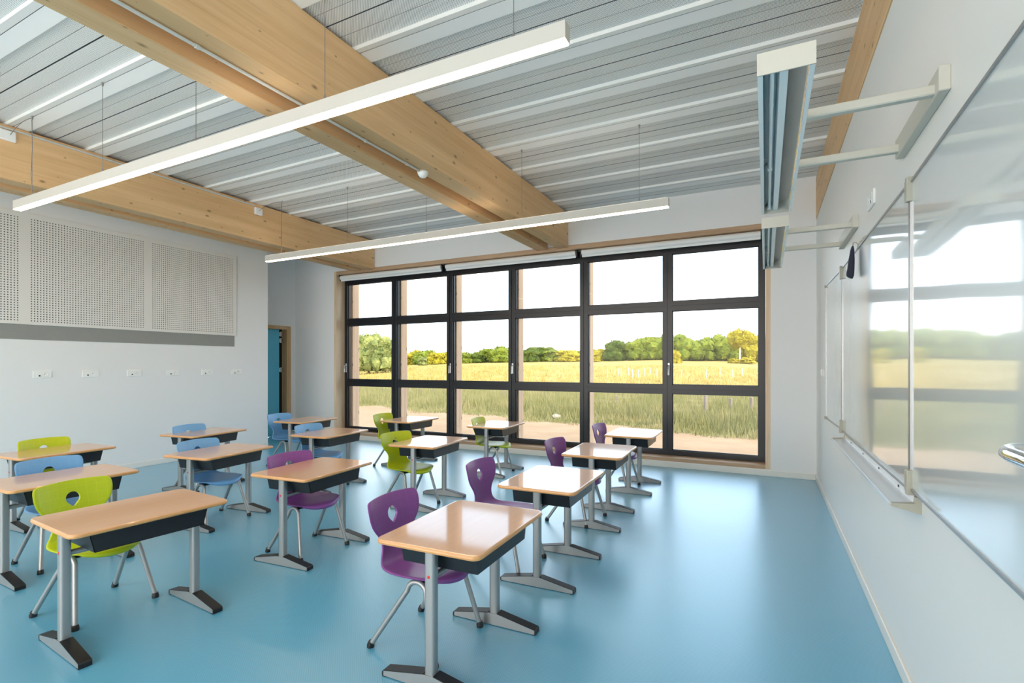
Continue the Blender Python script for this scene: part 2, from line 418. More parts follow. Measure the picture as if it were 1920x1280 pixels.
# ------------------------------------------------------------------ window
win = struct(thing('window_1', 'wide black framed window of eighteen panes', 'window', ((OX0+OX1)/2, YG, OZ0)), None, None)
fr = MB()
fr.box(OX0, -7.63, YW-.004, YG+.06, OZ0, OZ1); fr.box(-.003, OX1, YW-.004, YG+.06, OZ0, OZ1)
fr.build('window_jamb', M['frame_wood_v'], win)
MB().box(-7.63, -.003, YW-.004, YG+.06, 3.236, OZ1).build('window_head', M['frame_wood'], win)
MB().box(-7.63, -.003, YW-.004, YG+.10, OZ0, .134).build('window_sill', M['frame_wood'], win)
FX0, FX1, FZ0, FZ1 = -7.63, -.004, .134, 3.236
mul = [-6.358, -5.089, -3.835, -2.563, -1.284]
MW = .128
tz = [(1.030, 1.160), (2.236, 2.378)]
GZ = [(.208, 1.030), (1.160, 2.236), (2.378, 3.066)]
f = MB()
f.box(FX0, -7.555, YG, YG+.08, FZ0, FZ1); f.box(-.083, FX1, YG, YG+.08, FZ0, FZ1)
f.box(-7.555, -.083, YG, YG+.08, FZ0, .208); f.box(-7.555, -.083, YG, YG+.08, 3.066, FZ1)
f.build('window_frame', M['anthracite'], win)
for xm in mul:
    g = MB(); h = MW/2
    g.box(xm-h, xm-.006, YG, YG+.08, .208, 3.066); g.box(xm+.006, xm+h, YG, YG+.08, .208, 3.066); g.box(xm-.006, xm+.006, YG+.012, YG+.08, .208, 3.066)
    g.build('mullion', M['anthracite'], win)
xs = [-7.555]+[v for xm in mul for v in (xm-MW/2, xm+MW/2)]+[-.083]
bays = [(xs[i], xs[i+1]) for i in range(0, 12, 2)]
for z0, z1 in tz:
    g = MB(); zc = (z0+z1)/2
    for x0, x1 in bays:
        g.box(x0, x1, YG+.002, YG+.078, z0, zc-.004); g.box(x0, x1, YG+.002, YG+.078, zc+.004, z1); g.box(x0, x1, YG+.012, YG+.07, zc-.004, zc+.004)
    g.build('transom', M['anthracite'], win)
for z0, z1 in GZ:
    for x0, x1 in bays:
        pn = MB().box(x0, x1, YG+.048, YG+.054, z0, z1).build('pane', M['glass'], win)
        bd = MB()
        for (a, b2) in ((x0, x0+.012), (x1-.012, x1)): bd.box(a, b2, YG+.03, YG+.047, z0, z1)
        bd.box(x0, x1, YG+.03, YG+.047, z0, z0+.01); bd.box(x0, x1, YG+.03, YG+.047, z1-.01, z1)
        bd.build('glazing_bead', M['anthracite'], pn)
for xm in (-7.59, mul[1]+.02, mul[2]+.02, mul[4]+.02):
    g = MB(); g.box(xm-.014, xm+.014, YG-.012, YG, 1.30, 1.48, bev=.004)
    g.tube([(xm, YG-.005, 1.44), (xm, YG-.045, 1.44), (xm, YG-.052, 1.425), (xm, YG-.052, 1.30)], .009, 8, 0)
    g.build('window_handle', M['brass'], win)
# timber fins outside, one behind each upright
names = ['behind the left end of the window', 'behind the first window mullion from left', 'behind the second window mullion from left',
         'behind the third window mullion from left', 'behind the fourth window mullion from left']
for i, xc in enumerate([-7.60, -6.35, -5.08, -3.82, -2.555]):
    o = MB().box(xc-.05, xc+.05, 7.74, 7.93, -.2, 3.9, bev=.006, seg=1).build('timber_post', M['post_wood'], None, (xc, 7.83, -.2))
    tag(o, 'pale timber post outside, '+names[i], 'post', 'timber posts outside the window')
# roller blinds under the window head
for x0, x1, w_ in ((-7.60, -5.14, 'left'), (-5.08, -2.62, 'middle'), (-2.56, -.04, 'right')):
    t = thing('roller_blind', f'white rolled-up blind under the window head, {w_} of three', 'roller blind', ((x0+x1)/2, 7.46, 3.236), 0, 'roller blinds above the window')
    MB().tube([(x0+.02, 7.455, 3.187), (x1-.02, 7.455, 3.187)], .043, 18).build('fabric_roll', M['blind'], t)
    MB().box(x0+.02, x1-.02, 7.447, 7.463, 3.116, 3.146, bev=.004).build('bottom_bar', M['blind'], t)
    for xb in (x0, x1):
        g = MB(); g.prism([(7.42, 3.236), (7.50, 3.236), (7.475, 3.19), (7.465, 3.13), (7.445, 3.13), (7.435, 3.19)], 'x', xb-.014+.01*(xb == x0), xb+.014-.01*(xb == x1))
        g.build('bracket', M['black'], t)

# ------------------------------------------------------------------ door in the recess
d = struct(thing('door_1', 'teal door with an oak frame in the recess', 'door', (XLL, (DY0+DY1)/2, 0)))
f = MB(); f.box(XLL-.14, XLL+.012, DY1-.10, DY1, 0, DZ); f.box(XLL-.14, XLL+.012, DY0, DY0+.10, 0, DZ); f.box(XLL-.14, XLL+.012, DY0+.10, DY1-.10, DZ-.07, DZ)
f.build('door_frame', M['door_wood'], d)
MB().box(XLL-.12, XLL-.078, DY0+.102, 7.05, .012, DZ-.073, bev=.003, seg=1).build('door_leaf', M['teal'], d)
MB().box(XLL-.20, XLL-.14, 6.9, DY1-.10, 0, DZ-.07).build('door_gap_dark', M['black'], d)  # black sheet put in as the darkness of the hinge gap
for z in (.35, 1.35, 1.95, 2.08):
    MB().tube([(XLL-.08, 7.09, z-.05), (XLL-.08, 7.09, z+.05)], .012, 10).box(XLL-.10, XLL-.085, 7.05, 7.15, z-.04, z+.04).build('hinge', M['brass'], d)
MB().box(XLL-1.6, XLL-.25, DY0-.6, DY1+.5, -.2, 0).build('door_threshold', M['floor'], d)

# ------------------------------------------------------------------ left wall: perforated panel, pin strip, sockets
XP = XL+.022
t = thing('acoustic_panel', 'long white perforated acoustic panel high on the left wall', 'acoustic panel', (XL, 2.6, 1.93))
pit = 1.22/42; N = 43; rad = .0074
vs, fs, mi = [], [], []
def cell_block(y0, z0):
    for i in range(N):
        for j in range(N):
            cy, cz = y0+i*pit, z0+j*pit; h = pit/2; o = len(vs)
            vs.extend([(XP, cy-h, cz-h), (XP, cy+h, cz-h), (XP, cy+h, cz+h), (XP, cy-h, cz+h)])
            for k in range(8):
                a = -PI/2-PI/8+k*PI/4; vs.append((XP, cy+rad*math.cos(a), cz+rad*math.sin(a)))
            for k in range(8):
                a = -PI/2-PI/8+k*PI/4; vs.append((XP-.0125, cy+rad*math.cos(a), cz+rad*math.sin(a)))
            H_ = [o+4+k for k in range(8)]; B_ = [o+12+k for k in range(8)]
            fs.extend([(o, o+1, H_[1], H_[0]), (o+1, o+2, H_[3], H_[2]), (o+2, o+3, H_[5], H_[4]), (o+3, o, H_[7], H_[6]),
                       (o+1, H_[2], H_[1]), (o+2, H_[4], H_[3]), (o+3, H_[6], H_[5]), (o, H_[0], H_[7])])
            fs.extend([(H_[k], H_[(k+1) % 8], B_[(k+1) % 8], B_[k]) for k in range(8)])
Y0P, Y1P, Z0P, Z1P = -1.25, 5.45, 1.935, 3.27
starts = [2.817+1.346*k for k in (-3, -2, -1, 0, 1)]
zb, zt = 1.982-pit/2, 1.982+42*pit+pit/2
g = MB(); edges = [Y0P]
for s0 in starts:
    edges += [s0-pit/2, s0+42*pit+pit/2]
edges += [Y1P]
for i in range(0, len(edges), 2):
    g.raw([(XP, edges[i], zb), (XP, edges[i+1], zb), (XP, edges[i+1], zt), (XP, edges[i], zt)], [(0, 1, 2, 3)])
g.raw([(XP, Y0P, Z0P), (XP, Y1P, Z0P), (XP, Y1P, zb), (XP, Y0P, zb)], [(0, 1, 2, 3)])
g.raw([(XP, Y0P, zt), (XP, Y1P, zt), (XP, Y1P, Z1P), (XP, Y0P, Z1P)], [(0, 1, 2, 3)])
g.raw([(XL, Y0P, Z0P), (XL, Y1P, Z0P), (XP, Y1P, Z0P), (XP, Y0P, Z0P)], [(0, 1, 2, 3)])
g.raw([(XL, Y0P, Z1P), (XL, Y1P, Z1P), (XP, Y1P, Z1P), (XP, Y0P, Z1P)], [(3, 2, 1, 0)])
g.raw([(XL, Y1P, Z0P), (XL, Y1P, Z1P), (XP, Y1P, Z1P), (XP, Y1P, Z0P)], [(3, 2, 1, 0)])
g.raw([(XL, Y0P, Z0P), (XL, Y0P, Z1P), (XP, Y0P, Z1P), (XP, Y0P, Z0P)], [(0, 1, 2, 3)])
for s0 in starts[1:]: cell_block(s0, 1.982)
cell_block(starts[0], 1.982)
g.raw(vs, fs)
g.build('perforated_board', M['panel'], t)
MB().box(XL, XP-.0125, Y0P+.01, Y1P-.01, Z0P+.01, Z1P-.01).build('felt_backing', M['dark_hole'], t)
o = MB().box(XL, XL+.006, Y0P, 5.425, 1.755, 1.9345).build('pinboard_strip', M['grey_pin'], None, (XL, 2.1, 1.755))
tag(o, 'long grey pinning strip below the perforated panel', 'pinboard strip')
pos = ['first from the left', 'second from the left', 'third from the left', 'third from the right', 'second from the right', 'first from the right, nearest the door']
def socket_plate(yc, zc, label, grp, x=XL, sgn=1, wd=.18, ht=.088):
    t = thing('wall_socket', label, 'socket', (x, yc, zc), 0, grp)
    def bx(x0, x1, *r, **k): return MB().box(min(x+sgn*x0, x+sgn*x1), max(x+sgn*x0, x+sgn*x1), *r, **k)
    bx(0, .012, yc-wd/2, yc+wd/2, zc-ht/2, zc+ht/2, bev=.004).build('cover_plate', M['white_pl'], t)
    g = bx(.012, .014, yc-wd*.33, yc-wd*.02, zc-.03, zc+.03, bev=.001, seg=1); g.build('data_outlet', M['white_pl'], t)
    bx(.014, .015, yc-wd*.21, yc-wd*.12, zc-.024, zc-.008).build('data_jack', M['black'], t)
    g = MB(); g.lathe([(.024, .012), (.024, .0145), (.021, .0145), (.020, .0125), (0, .0125)], (0, 0, 0), 20, 'x')
    g.v = [(x+sgn*a, yc+wd*.16+b, zc+c_) for a, b, c_ in g.v]; g.build('power_outlet', M['white_pl'], t)
    for dy in (-.009, .009): bx(.0125, .0132, yc+wd*.16+dy-.0025, yc+wd*.16+dy+.0025, zc-.0025, zc+.0025).build('pin_hole', M['black'], t)
for i, yc in enumerate([2.925, 3.417, 3.932, 4.446, 4.966, 5.46]):
    socket_plate(yc, 1.333, f'white double socket on the left wall, {pos[i]}', 'sockets in a row on the left wall')
socket_plate(3.66, 2.435, 'white double socket high above the whiteboard', None, XR, -1, .2, .088)
for yc, nm in ((6.70, 'nearer the window'), (6.43, 'nearer the whiteboard')):
    t = thing('light_switch', 'white light switch beside the whiteboard, '+nm, 'switch', (XR, yc, 1.36), 0, 'light switches by the whiteboard')
    MB().box(XR-.011, XR, yc-.042, yc+.042, 1.318, 1.402, bev=.004).build('cover_plate', M['white_pl'], t)
    MB().box(XR-.017, XR-.011, yc-.026, yc+.026, 1.333, 1.387, bev=.003).build('rocker', M['white_pl'], t)

# ------------------------------------------------------------------ pendant linear lights
def linear_light(y, label, jbox):
    x0, x1, z0, z1 = -6.525, -.826, 2.961, 3.043
    t = thing('linear_pendant_light', label, 'ceiling light', ((x0+x1)/2, y, z0), 0, 'linear pendant lights')
    w = .062
    b = MB(); b.box(x0, x1, y-w/2, y-w/2+.004, z0, z1); b.box(x0, x1, y+w/2-.004, y+w/2, z0, z1); b.box(x0, x1, y-w/2+.004, y+w/2-.004, z1-.004, z1)
    b.box(x0, x0+.004, y-w/2+.004, y+w/2-.004, z0, z1-.004); b.box(x1-.004, x1, y-w/2+.004, y+w/2-.004, z0, z1-.004)
    b.build('housing', M['housing'], t)
    MB().box(x0+.004, x1-.004, y-w/2+.0006, y+w/2-.0006, z0-.006, z0+.02, bev=.003, seg=1).build('diffuser', M['led'], t)
    MB().box(x0+.02, x1-.02, y-w/2+.008, y+w/2-.008, z1, z1+.003).build('added_fill_strip', M['fill_up'], t)  # added glowing strip, throws fill light on the ceiling
    for i, xw in enumerate((-6.205, -4.94, -3.665, -2.385, -1.107)):
        c_ = MB().tube([(xw, y, z1+.01), (xw, y, 3.802)], .0022, 6).build('suspension_wire', M['wire'], t)
        MB().tube([(xw, y, z1), (xw, y, z1+.025), (xw, y, z1+.045)], .006, 8, rs=[.008, .008, .004]).build('gripper', M['wire'], c_)
        MB().tube([(xw, y, 3.772), (xw, y, 3.79), (xw, y, 3.802)], .006, 8, rs=[.005, .010, .010]).build('ceiling_clip', M['wire'], c_)
    jx, jy, jz = -6.62, jbox, 3.69
    pts = [(jx, jy, jz)]
    for i in range(1, 9):
        u = i/9; pts.append((jx+(-6.208-jx)*u, jy+(y-jy)*u, jz+(3.79-jz)*u+.035*math.sin(PI*u)))
    pts += [(-6.212, y, 3.78), (-6.214, y+.004, 3.5), (-6.210, y-.006, 3.25), (-6.216, y+.004, 3.1), (-6.24, y, z1+.008)]
    MB().tube(pts, .0032, 6).build('power_cable', M['cable'], t)
linear_light(2.215, 'long white lit pendant light in the foreground crossing the middle beam', 2.19)
linear_light(4.97, 'long white lit pendant light in front of the window', 4.90)
for y0, y1, lb in ((2.10, 2.24, 'white junction box at the top left of the left beam'), (4.845, 4.965, 'white junction box on the left beam near the window')):
    t = thing('junction_box', lb, 'junction box', (-6.64, (y0+y1)/2, 3.69), 0, 'junction boxes on the left beam')
    MB().box(-6.64, -6.605, y0, y1, 3.64, 3.742, bev=.01, seg=3).build('box_base', M['white_pl'], t)
    MB().box(-6.606, -6.598, y0+.008, y1-.008, 3.648, 3.734, bev=.003, seg=1).build('box_lid', M['white_pl'], t)
t = thing('cable_conduit', 'pale conduit along the top of the left beam', 'conduit', (-6.628, 2.9, 3.765))
MB().tube([(-6.628, -.5, 3.765), (-6.628, 4.85, 3.762)], .0105, 10).build('pipe', M['conduit'], t)
for yc in (1.9, 2.45, 3.05, 3.65, 4.25): MB().tube([(-6.628, yc-.01, 3.764), (-6.628, yc+.01, 3.764)], .0145, 10).build('pipe_clip', M['conduit'], t)
t = thing('cable_conduit', 'pale conduit under the middle beam leading to the sensor', 'conduit', (-2.885, 2.2, 3.26))
MB().tube([(-2.885, -.5, 3.259), (-2.885, 3.80, 3.259)], .0105, 10).build('pipe', M['conduit'], t)
for yc in (.9, 1.75, 2.6, 3.1, 3.62): MB().tube([(-2.885, yc-.01, 3.258), (-2.885, yc+.01, 3.258)], .0145, 10).build('pipe_clip', M['conduit'], t)
t = thing('motion_sensor', 'white round sensor under the middle beam at the end of the conduit', 'sensor', (-2.885, 3.86, 3.27))
MB().lathe([(0, .0), (.052, 0), (.052, -.018), (.046, -.026)], (-2.885, 3.86, 3.27), 28).build('sensor_base', M['white_pl'], t)
MB().lathe([(.045, -.024), (.040, -.040), (.026, -.053), (.010, -.059), (0, -.060)], (-2.885, 3.86, 3.27), 28).build('sensor_dome', M['white_pl'], t)

# ------------------------------------------------------------------ whiteboard with two wings
t = thing('whiteboard', 'three-panel glossy whiteboard on the right wall', 'whiteboard', (XR, 3.75, .915))
BY0, BY1, BZ0, BZ1 = 2.675, 4.805, .915, 2.232
def board_panel(o, name, p0, p1, z0, z1, th=.02, fw=.018):
    """panel between two plan points (front face), frame of four slim rails"""
    p0, p1 = Vector((p0[0], p0[1], 0)), Vector((p1[0], p1[1], 0)); d_ = (p1-p0).normalized(); nr = Vector((-d_.y, d_.x, 0))
    if nr.x > 0: nr = -nr
    def hexa(u0, u1, a, b, f0, f1):
        g = MB(); L = (p1-p0).length
        q = [p0+d_*u0+nr*f0, p0+d_*u1+nr*f0, p0+d_*u1+nr*f1, p0+d_*u0+nr*f1]
        v = [(k.x, k.y, a) for k in q]+[(k.x, k.y, b) for k in q]
        g.raw(v, [(0, 1, 2, 3), (4, 7, 6, 5), (0, 4, 5, 1), (1, 5, 6, 2), (2, 6, 7, 3), (3, 7, 4, 0)]); return g
    L = (p1-p0).length
    pn = hexa(0, L, z0, z1, -th, 0).build(name, M['board'], o)
    g = MB()
    for a in ((0, fw*.8, z0, z1), (L-fw*.8, L, z0, z1), (fw*.8, L-fw*.8, z0, z0+fw*.55), (fw*.8, L-fw*.8, z1-fw*.55, z1)):
        h = hexa(a[0], a[1], a[2], a[3], -th-.001, .006); g.raw(h.v, h.f)
    g.build('rail', M['alu'], pn)
board_panel(t, 'centre_panel', (.55, BY0), (.55, BY1), BZ0, BZ1)
board_panel(t, 'wing_panel', (.549, BY1+.012), (.528, 5.80), BZ0+.01, BZ1-.004)
board_panel(t, 'wing_panel', (.549, BY0-.014), (.522, 1.42), BZ0+.006, BZ1-.006)
for y in (BY0-.007, BY1+.006):
    for z in (BZ0-.012, BZ1-.095):
        g = MB(); g.box(.528, .56, y-.03, y-.003, z, z+.105, bev=.004); g.box(.532, .56, y+.003, y+.028, z+.008, z+.098, bev=.004)
        g.build('hinge_cap', M['beige_pl'], t)
for z in (BZ0+.004, BZ1-.03):
    MB().box(.514, .552, 5.78, 5.808, z, z+.03, bev=.004).build('corner_cap', M['beige_pl'], t)
for yc in (4.02, 3.93, 3.82):
    MB().prism([(.545, 2.232), (.575, 2.232), (.565, 2.262), (.545, 2.252)], 'y', yc-.02, yc+.02).build('rail_clip', M['beige_pl'], t)
# pen tray
tr = thing('pen_tray', 'long aluminium pen tray under the middle of the whiteboard', 'pen tray', (XR, 3.65, .85))
g = MB(); g.prism([(XR, .905), (.552, .905), (.552, .872), (.476, .862), (.470, .870), (.466, .868), (.468, .852), (.556, .858), (XR, .858)], 'y', 2.62, 4.70)
g.build('tray_profile', M['alu_light'], tr)
for y0, y1 in ((2.59, 2.622), (4.698, 4.715)):
    MB().prism([(XR, .908), (.55, .905), (.548, .880), (.470, .872), (.464, .862), (.548, .842), (XR, .838)], 'y', y0, y1).build('tray_end_cap', M['beige_pl'], tr)
for yc in (2.9, 3.35, 3.85, 4.35): MB().lathe([(0, .002), (.006, .002), (.006, 0)], (0, 0, 0), 10, 'x').build('screw', M['black'], tr, world=False).location = Vector((.549, yc, .888))-tr.location
# dark cloth hanging at the top rail
t = thing('board_wiper', 'dark navy cloth wiper hanging from the top of the whiteboard', 'board wiper', (.52, 4.08, 2.24))
g = MB()
rings = []
for z, hx, hy, ox in ((2.252, .006, .012, .0), (2.225, .012, .022, -.002), (2.16, .018, .034, -.006), (2.10, .021, .04, -.010), (2.065, .022, .042, -.014), (2.045, .018, .034, -.018)):
    rings.append([(.525+ox+hx*math.cos(2*PI*k/12), 4.08+hy*math.sin(2*PI*k/12), z-.012*math.cos(2*PI*k/12)*(z < 2.1)) for k in range(12)])
g.raw([p for R in rings for p in R], [(i*12+k, i*12+(k+1) % 12, (i+1)*12+(k+1) % 12, (i+1)*12+k) for i in range(5) for k in range(12)]+[tuple(range(60, 72)), tuple(range(12))[::-1]], 0, True)
g.build('cloth_sleeve', M['navy'], t)
MB().tube([(.525, 4.08, 2.25), (.528, 4.08, 2.275), (.545, 4.08, 2.276), (.556, 4.08, 2.262)], .0035, 8).build('hook', M['beige_pl'], t)
# chrome handle at the right edge
t = thing('grab_handle', 'chrome tube handle at the right edge of the photo in front of the whiteboard', 'handle', (.50, 1.3, 1.25))
pts = [(.538, 1.49, 1.262), (.495, 1.487, 1.262), (.478, 1.477, 1.261), (.470, 1.46, 1.260), (.466, 1.42, 1.258), (.464, 1.2, 1.258), (.464, 1.05, 1.258), (.468, 1.03, 1.258), (.48, 1.015, 1.258), (.538, 1.01, 1.258)]
MB().tube(pts, .0165, 16).build('bar', M['chrome'], t)

# ------------------------------------------------------------------ whiteboard lamps on wall arms
def board_lamp(y0, y1, arms, br, label, zb=2.365):
    xa, xb, zt = -.024, .136, zb+.068
    t = thing('whiteboard_lamp', label, 'wall lamp', (XR, (br[0]+br[1])/2, zb+.05), 0, 'whiteboard lamps on wall arms')
    h = MB(); h.box(xa, xb, y0, y1, zt-.003, zt); h.box(xa, xa+.003, y0, y1, zb+.003, zt-.003); h.box(xb-.003, xb, y0, y1, zb+.003, zt-.003)
    h.box(xa, xa+.016, y0, y1, zb, zb+.003); h.box(xb-.014, xb, y0, y1, zb, zb+.003)
    h.build('housing', M['white_pl'], t)
    for y, s in ((y0, -1), (y1, 1)):
        MB().box(xa-.001, xb+.001, min(y, y+s*.005), max(y, y+s*.005), zb-.001, zt+.001).build('end_plate', M['cream'], t)
    xm = .052
    MB().prism([(xm-.02, zt-.003), (xm-.012, zb+.016), (xm+.012, zb+.016), (xm+.018, zt-.003)], 'y', y0+.01, y1-.01).build('gear_spine', M['white_pl'], t)
    MB().tube([(xa+.042, y0+.03, zb+.030), (xa+.042, y1-.03, zb+.030)], .008, 12).build('lamp_tube', M['tube_glass'], t)
    for y in (y0+.02, (y0+y1)/2+.12, y1-.02): MB().box(xa+.032, xa+.052, y-.01, y+.01, zb+.02, zt-.003).build('tube_holder', M['white_pl'], t)
    n_ = 8; poly = [(xm+.018+(xb-.010-xm-.018)*i/n_, zt-.007-.052*(.75*(i/n_)+.25*(i/n_)**2)) for i in range(n_+1)]
    poly2 = poly+[(p[0], p[1]+.002) for p in poly[::-1]]
    MB().prism(poly2, 'y', y0+.006, y1-.006, 0, True).build('reflector', M['mirror'], t)
    MB().prism([(xa+.010, zb+.006), (xa+.012, zb+.006), (xa+.034, zt-.004), (xa+.032, zt-.004)], 'y', y0+.006, y1-.006).build('reflector', M['mirror'], t)
    for ya in arms:
        MB().box(xb+.001, XR-.03, ya-.017, ya+.017, zb+.047, zb+.083, bev=.004, seg=1).build('arm', M['cream'], t)
    MB().box(XR-.034, XR, br[0], br[1], zb+.035, zb+.122, bev=.003, seg=1).build('wall_bracket', M['cream'], t)
board_lamp(1.78, 3.42, (2.29, 2.83), (2.225, 2.885), 'nearer large white trough lamp on two arms above the whiteboard')
board_lamp(3.78, 5.38, (4.22, 4.85), (4.17, 4.92), 'farther white trough lamp on two arms above the whiteboard')

# ------------------------------------------------------------------ desks
def rounded_rect(hx, hy, r, n=6):
    pts = []
    for cx_, cy_, a in ((hx-r, hy-r, 0), (-hx+r, hy-r, PI/2), (-hx+r, -hy+r, PI), (hx-r, -hy+r, 3*PI/2)):
        pts += [(cx_+r*math.cos(a+PI/2*i/n), cy_+r*math.sin(a+PI/2*i/n)) for i in range(n+1)]
    return pts
def make_desk(loc, rz, label):
    t = thing('school_desk', label, 'desk', loc, rz, 'single school desks in rows')
    TZ, HX, HY = .65, .275, .3775
    lay = [(.0, TZ-.024), (.0, TZ-.024), (.006, TZ-.019), (.007, TZ-.012), (.005, TZ-.005), (.001, TZ-.0005), (-.004, TZ)]
    lay[0] = (-.008, TZ-.025); lay[1] = (.0, TZ-.023)
    g = MB(); n_ = None; rings = []
    for off, z in lay:
        p = rounded_rect(HX-.007+off, HY-.007+off, .038+off); n_ = len(p); rings.append([(x, y, z) for x, y in p])
    v = [q for R in rings for q in R]
    for i in range(len(rings)-1):
        mi = 1 if i < 4 else 0
        g.raw([*rings[i], *rings[i+1]], [(k, (k+1) % n_, n_+(k+1) % n_, n_+k) for k in range(n_)], mi, True)
    g.raw(rings[-1], [tuple(range(n_))], 0); g.raw(rings[0], [tuple(range(n_))[::-1]], 1)
    o = g.build('tabletop', [M['desk_top'], M['desk_edge']], t, world=False)
    # book tray: open towards the pupil
    g = MB(); x0, x1, za, zb = -.195, .207, .522, .624; ya, yb = .258, .282; th = .003
    def quadslab(p, q, r_, s_, nrm):
        d_ = Vector(nrm)*th; A = [Vector(k) for k in (p, q, r_, s_)]; B = [k+d_ for k in A]
        g.raw(A+B, [(0, 1, 2, 3), (7, 6, 5, 4), (0, 4, 5, 1), (1, 5, 6, 2), (2, 6, 7, 3), (3, 7, 4, 0)])
    quadslab((x0, -ya, za), (x1, -ya, za), (x1, ya, za), (x0, ya, za), (0, 0, 1))
    quadslab((x1, -ya, za), (x1, ya, za), (x1, yb, zb), (x1, -yb, zb), (-1, 0, 0))
    for s_ in (-1, 1): quadslab((x0, s_*ya, za), (x1, s_*ya, za), (x1, s_*yb, zb), (x0, s_*yb, zb), (0, -s_, 0))
    g.box(x0, x1, -yb-.006, -yb, zb-.003, zb); g.box(x0, x1, yb, yb+.006, zb-.003, zb)
    g.build('book_tray', M['tray'], t, world=False)
    for s_ in (-1, 1):
        yl = .312*s_
        sec = rounded_rect(.026, .023, .014, 5)
        leg = MB().prism([(x, yl+y) for x, y in sec], 'z', .052, .626, 0, True).build('leg', M['silver'], t, world=False)
        if s_ < 0: MB().lathe([(.0075, 0), (.0075, .0012), (0, .0012)], (0, 0, 0), 14).build('sticker', M['red'], leg, world=False)
        ft = MB(); w_ = .026
        prof_ = [(-.250, .004), (-.250, .026), (-.03, .066), (.03, .066), (.250, .026), (.250, .004)]
        ft.prism(prof_, 'y', yl-w_, yl+w_)
        fo = ft.build('foot', M['silver'], t, world=False)
        for q in (-1, 1):
            top = [(q*.0265, .0672), (q*.0265, .0715), (q*.215, .0365), (q*.252, .029), (q*.258, .022), (q*.258, .002), (q*.244, .0), (q*.235, .0), (q*.235, .004), (q*.2505, .004), (q*.2505, .0262)]
            if q < 0: top = top[::-1]
            MB().prism(top, 'y', yl-w_-.001, yl+w_+.001).build('foot_cap', M['black'], fo, world=False)
        MB().box(-.05, .05, yl-.022, yl+.022, .618, .6265).build('mounting_plate', M['silver'], t, world=False)
        MB().box(x0+.04, x0+.16, s_*.262-.02, s_*.262+.02, .6235, .6262).build('tray_bracket', M['tray'], t, world=False)
    MB().tube([(0, -.30, .494), (0, .30, .494)], .0145, 12).build('crossbar', M['silver'], t, world=False)
    return t
GD = 'single school desks in rows'
desk_specs = [
 (-1.35, 2.17, 1.6, 'nearest desk of the row beside the whiteboard, purple chair behind it'),
 (-1.35, 3.34, 1.8, 'second nearest desk of the row beside the whiteboard, glossy beech top'),
 (-1.395, 4.63, 2.2, 'third nearest desk of the row beside the whiteboard'),
 (-1.395, 6.00, 1.3, 'farthest desk of the row beside the whiteboard, against the window'),
 (-3.155, 2.83, 4.2, 'beech-topped desk in the middle of the room with a purple chair tucked under'),
 (-3.17, 4.36, 5.0, 'beech-topped desk with the lime chair nearest the middle of the room'),
 (-3.26, 6.01, 3.0, 'desk by the window with a lime chair, right of the other lime one there'),
 (-4.71, 5.99, 1.0, 'desk by the window with a lime chair, left of the other lime one there'),
 (-3.145, 1.567, -4.5, 'large beech-topped desk in the left foreground in front of a lime chair'),
 (-4.54, 1.79, -1.2, 'beech-topped desk at the left edge with a blue chair behind it'),
 (-5.965, 2.30, 3.6, 'desk farthest to the left by the wall with a lime chair'),
 (-4.575, 3.0, 7.5, 'beech-topped desk with a blue chair, left of the middle purple one'),
 (-6.025, 3.75, 8.0, 'beech-topped desk with a blue chair close to the left wall below the sockets'),
 (-4.64, 4.40, 5.0, 'beech-topped desk with a blue chair, right of the recess corner'),
 (-6.04, 5.26, 6.0, 'beech-topped desk with a blue chair in front of the teal door'),
]
desk0 = make_desk((desk_specs[0][0], desk_specs[0][1], 0), math.radians(desk_specs[0][2]), desk_specs[0][3])
for lg in desk0.children:
    for k in lg.children:
        if k.name.startswith('sticker'):
            me = k.data
            for v in me.vertices: v.co = Vector((v.co.x*.9, -.312-.0228-v.co.z, .505+v.co.y))
for x, y, a, lb in desk_specs[1:]: dup(desk0, (x, y, 0), math.radians(a), lb)

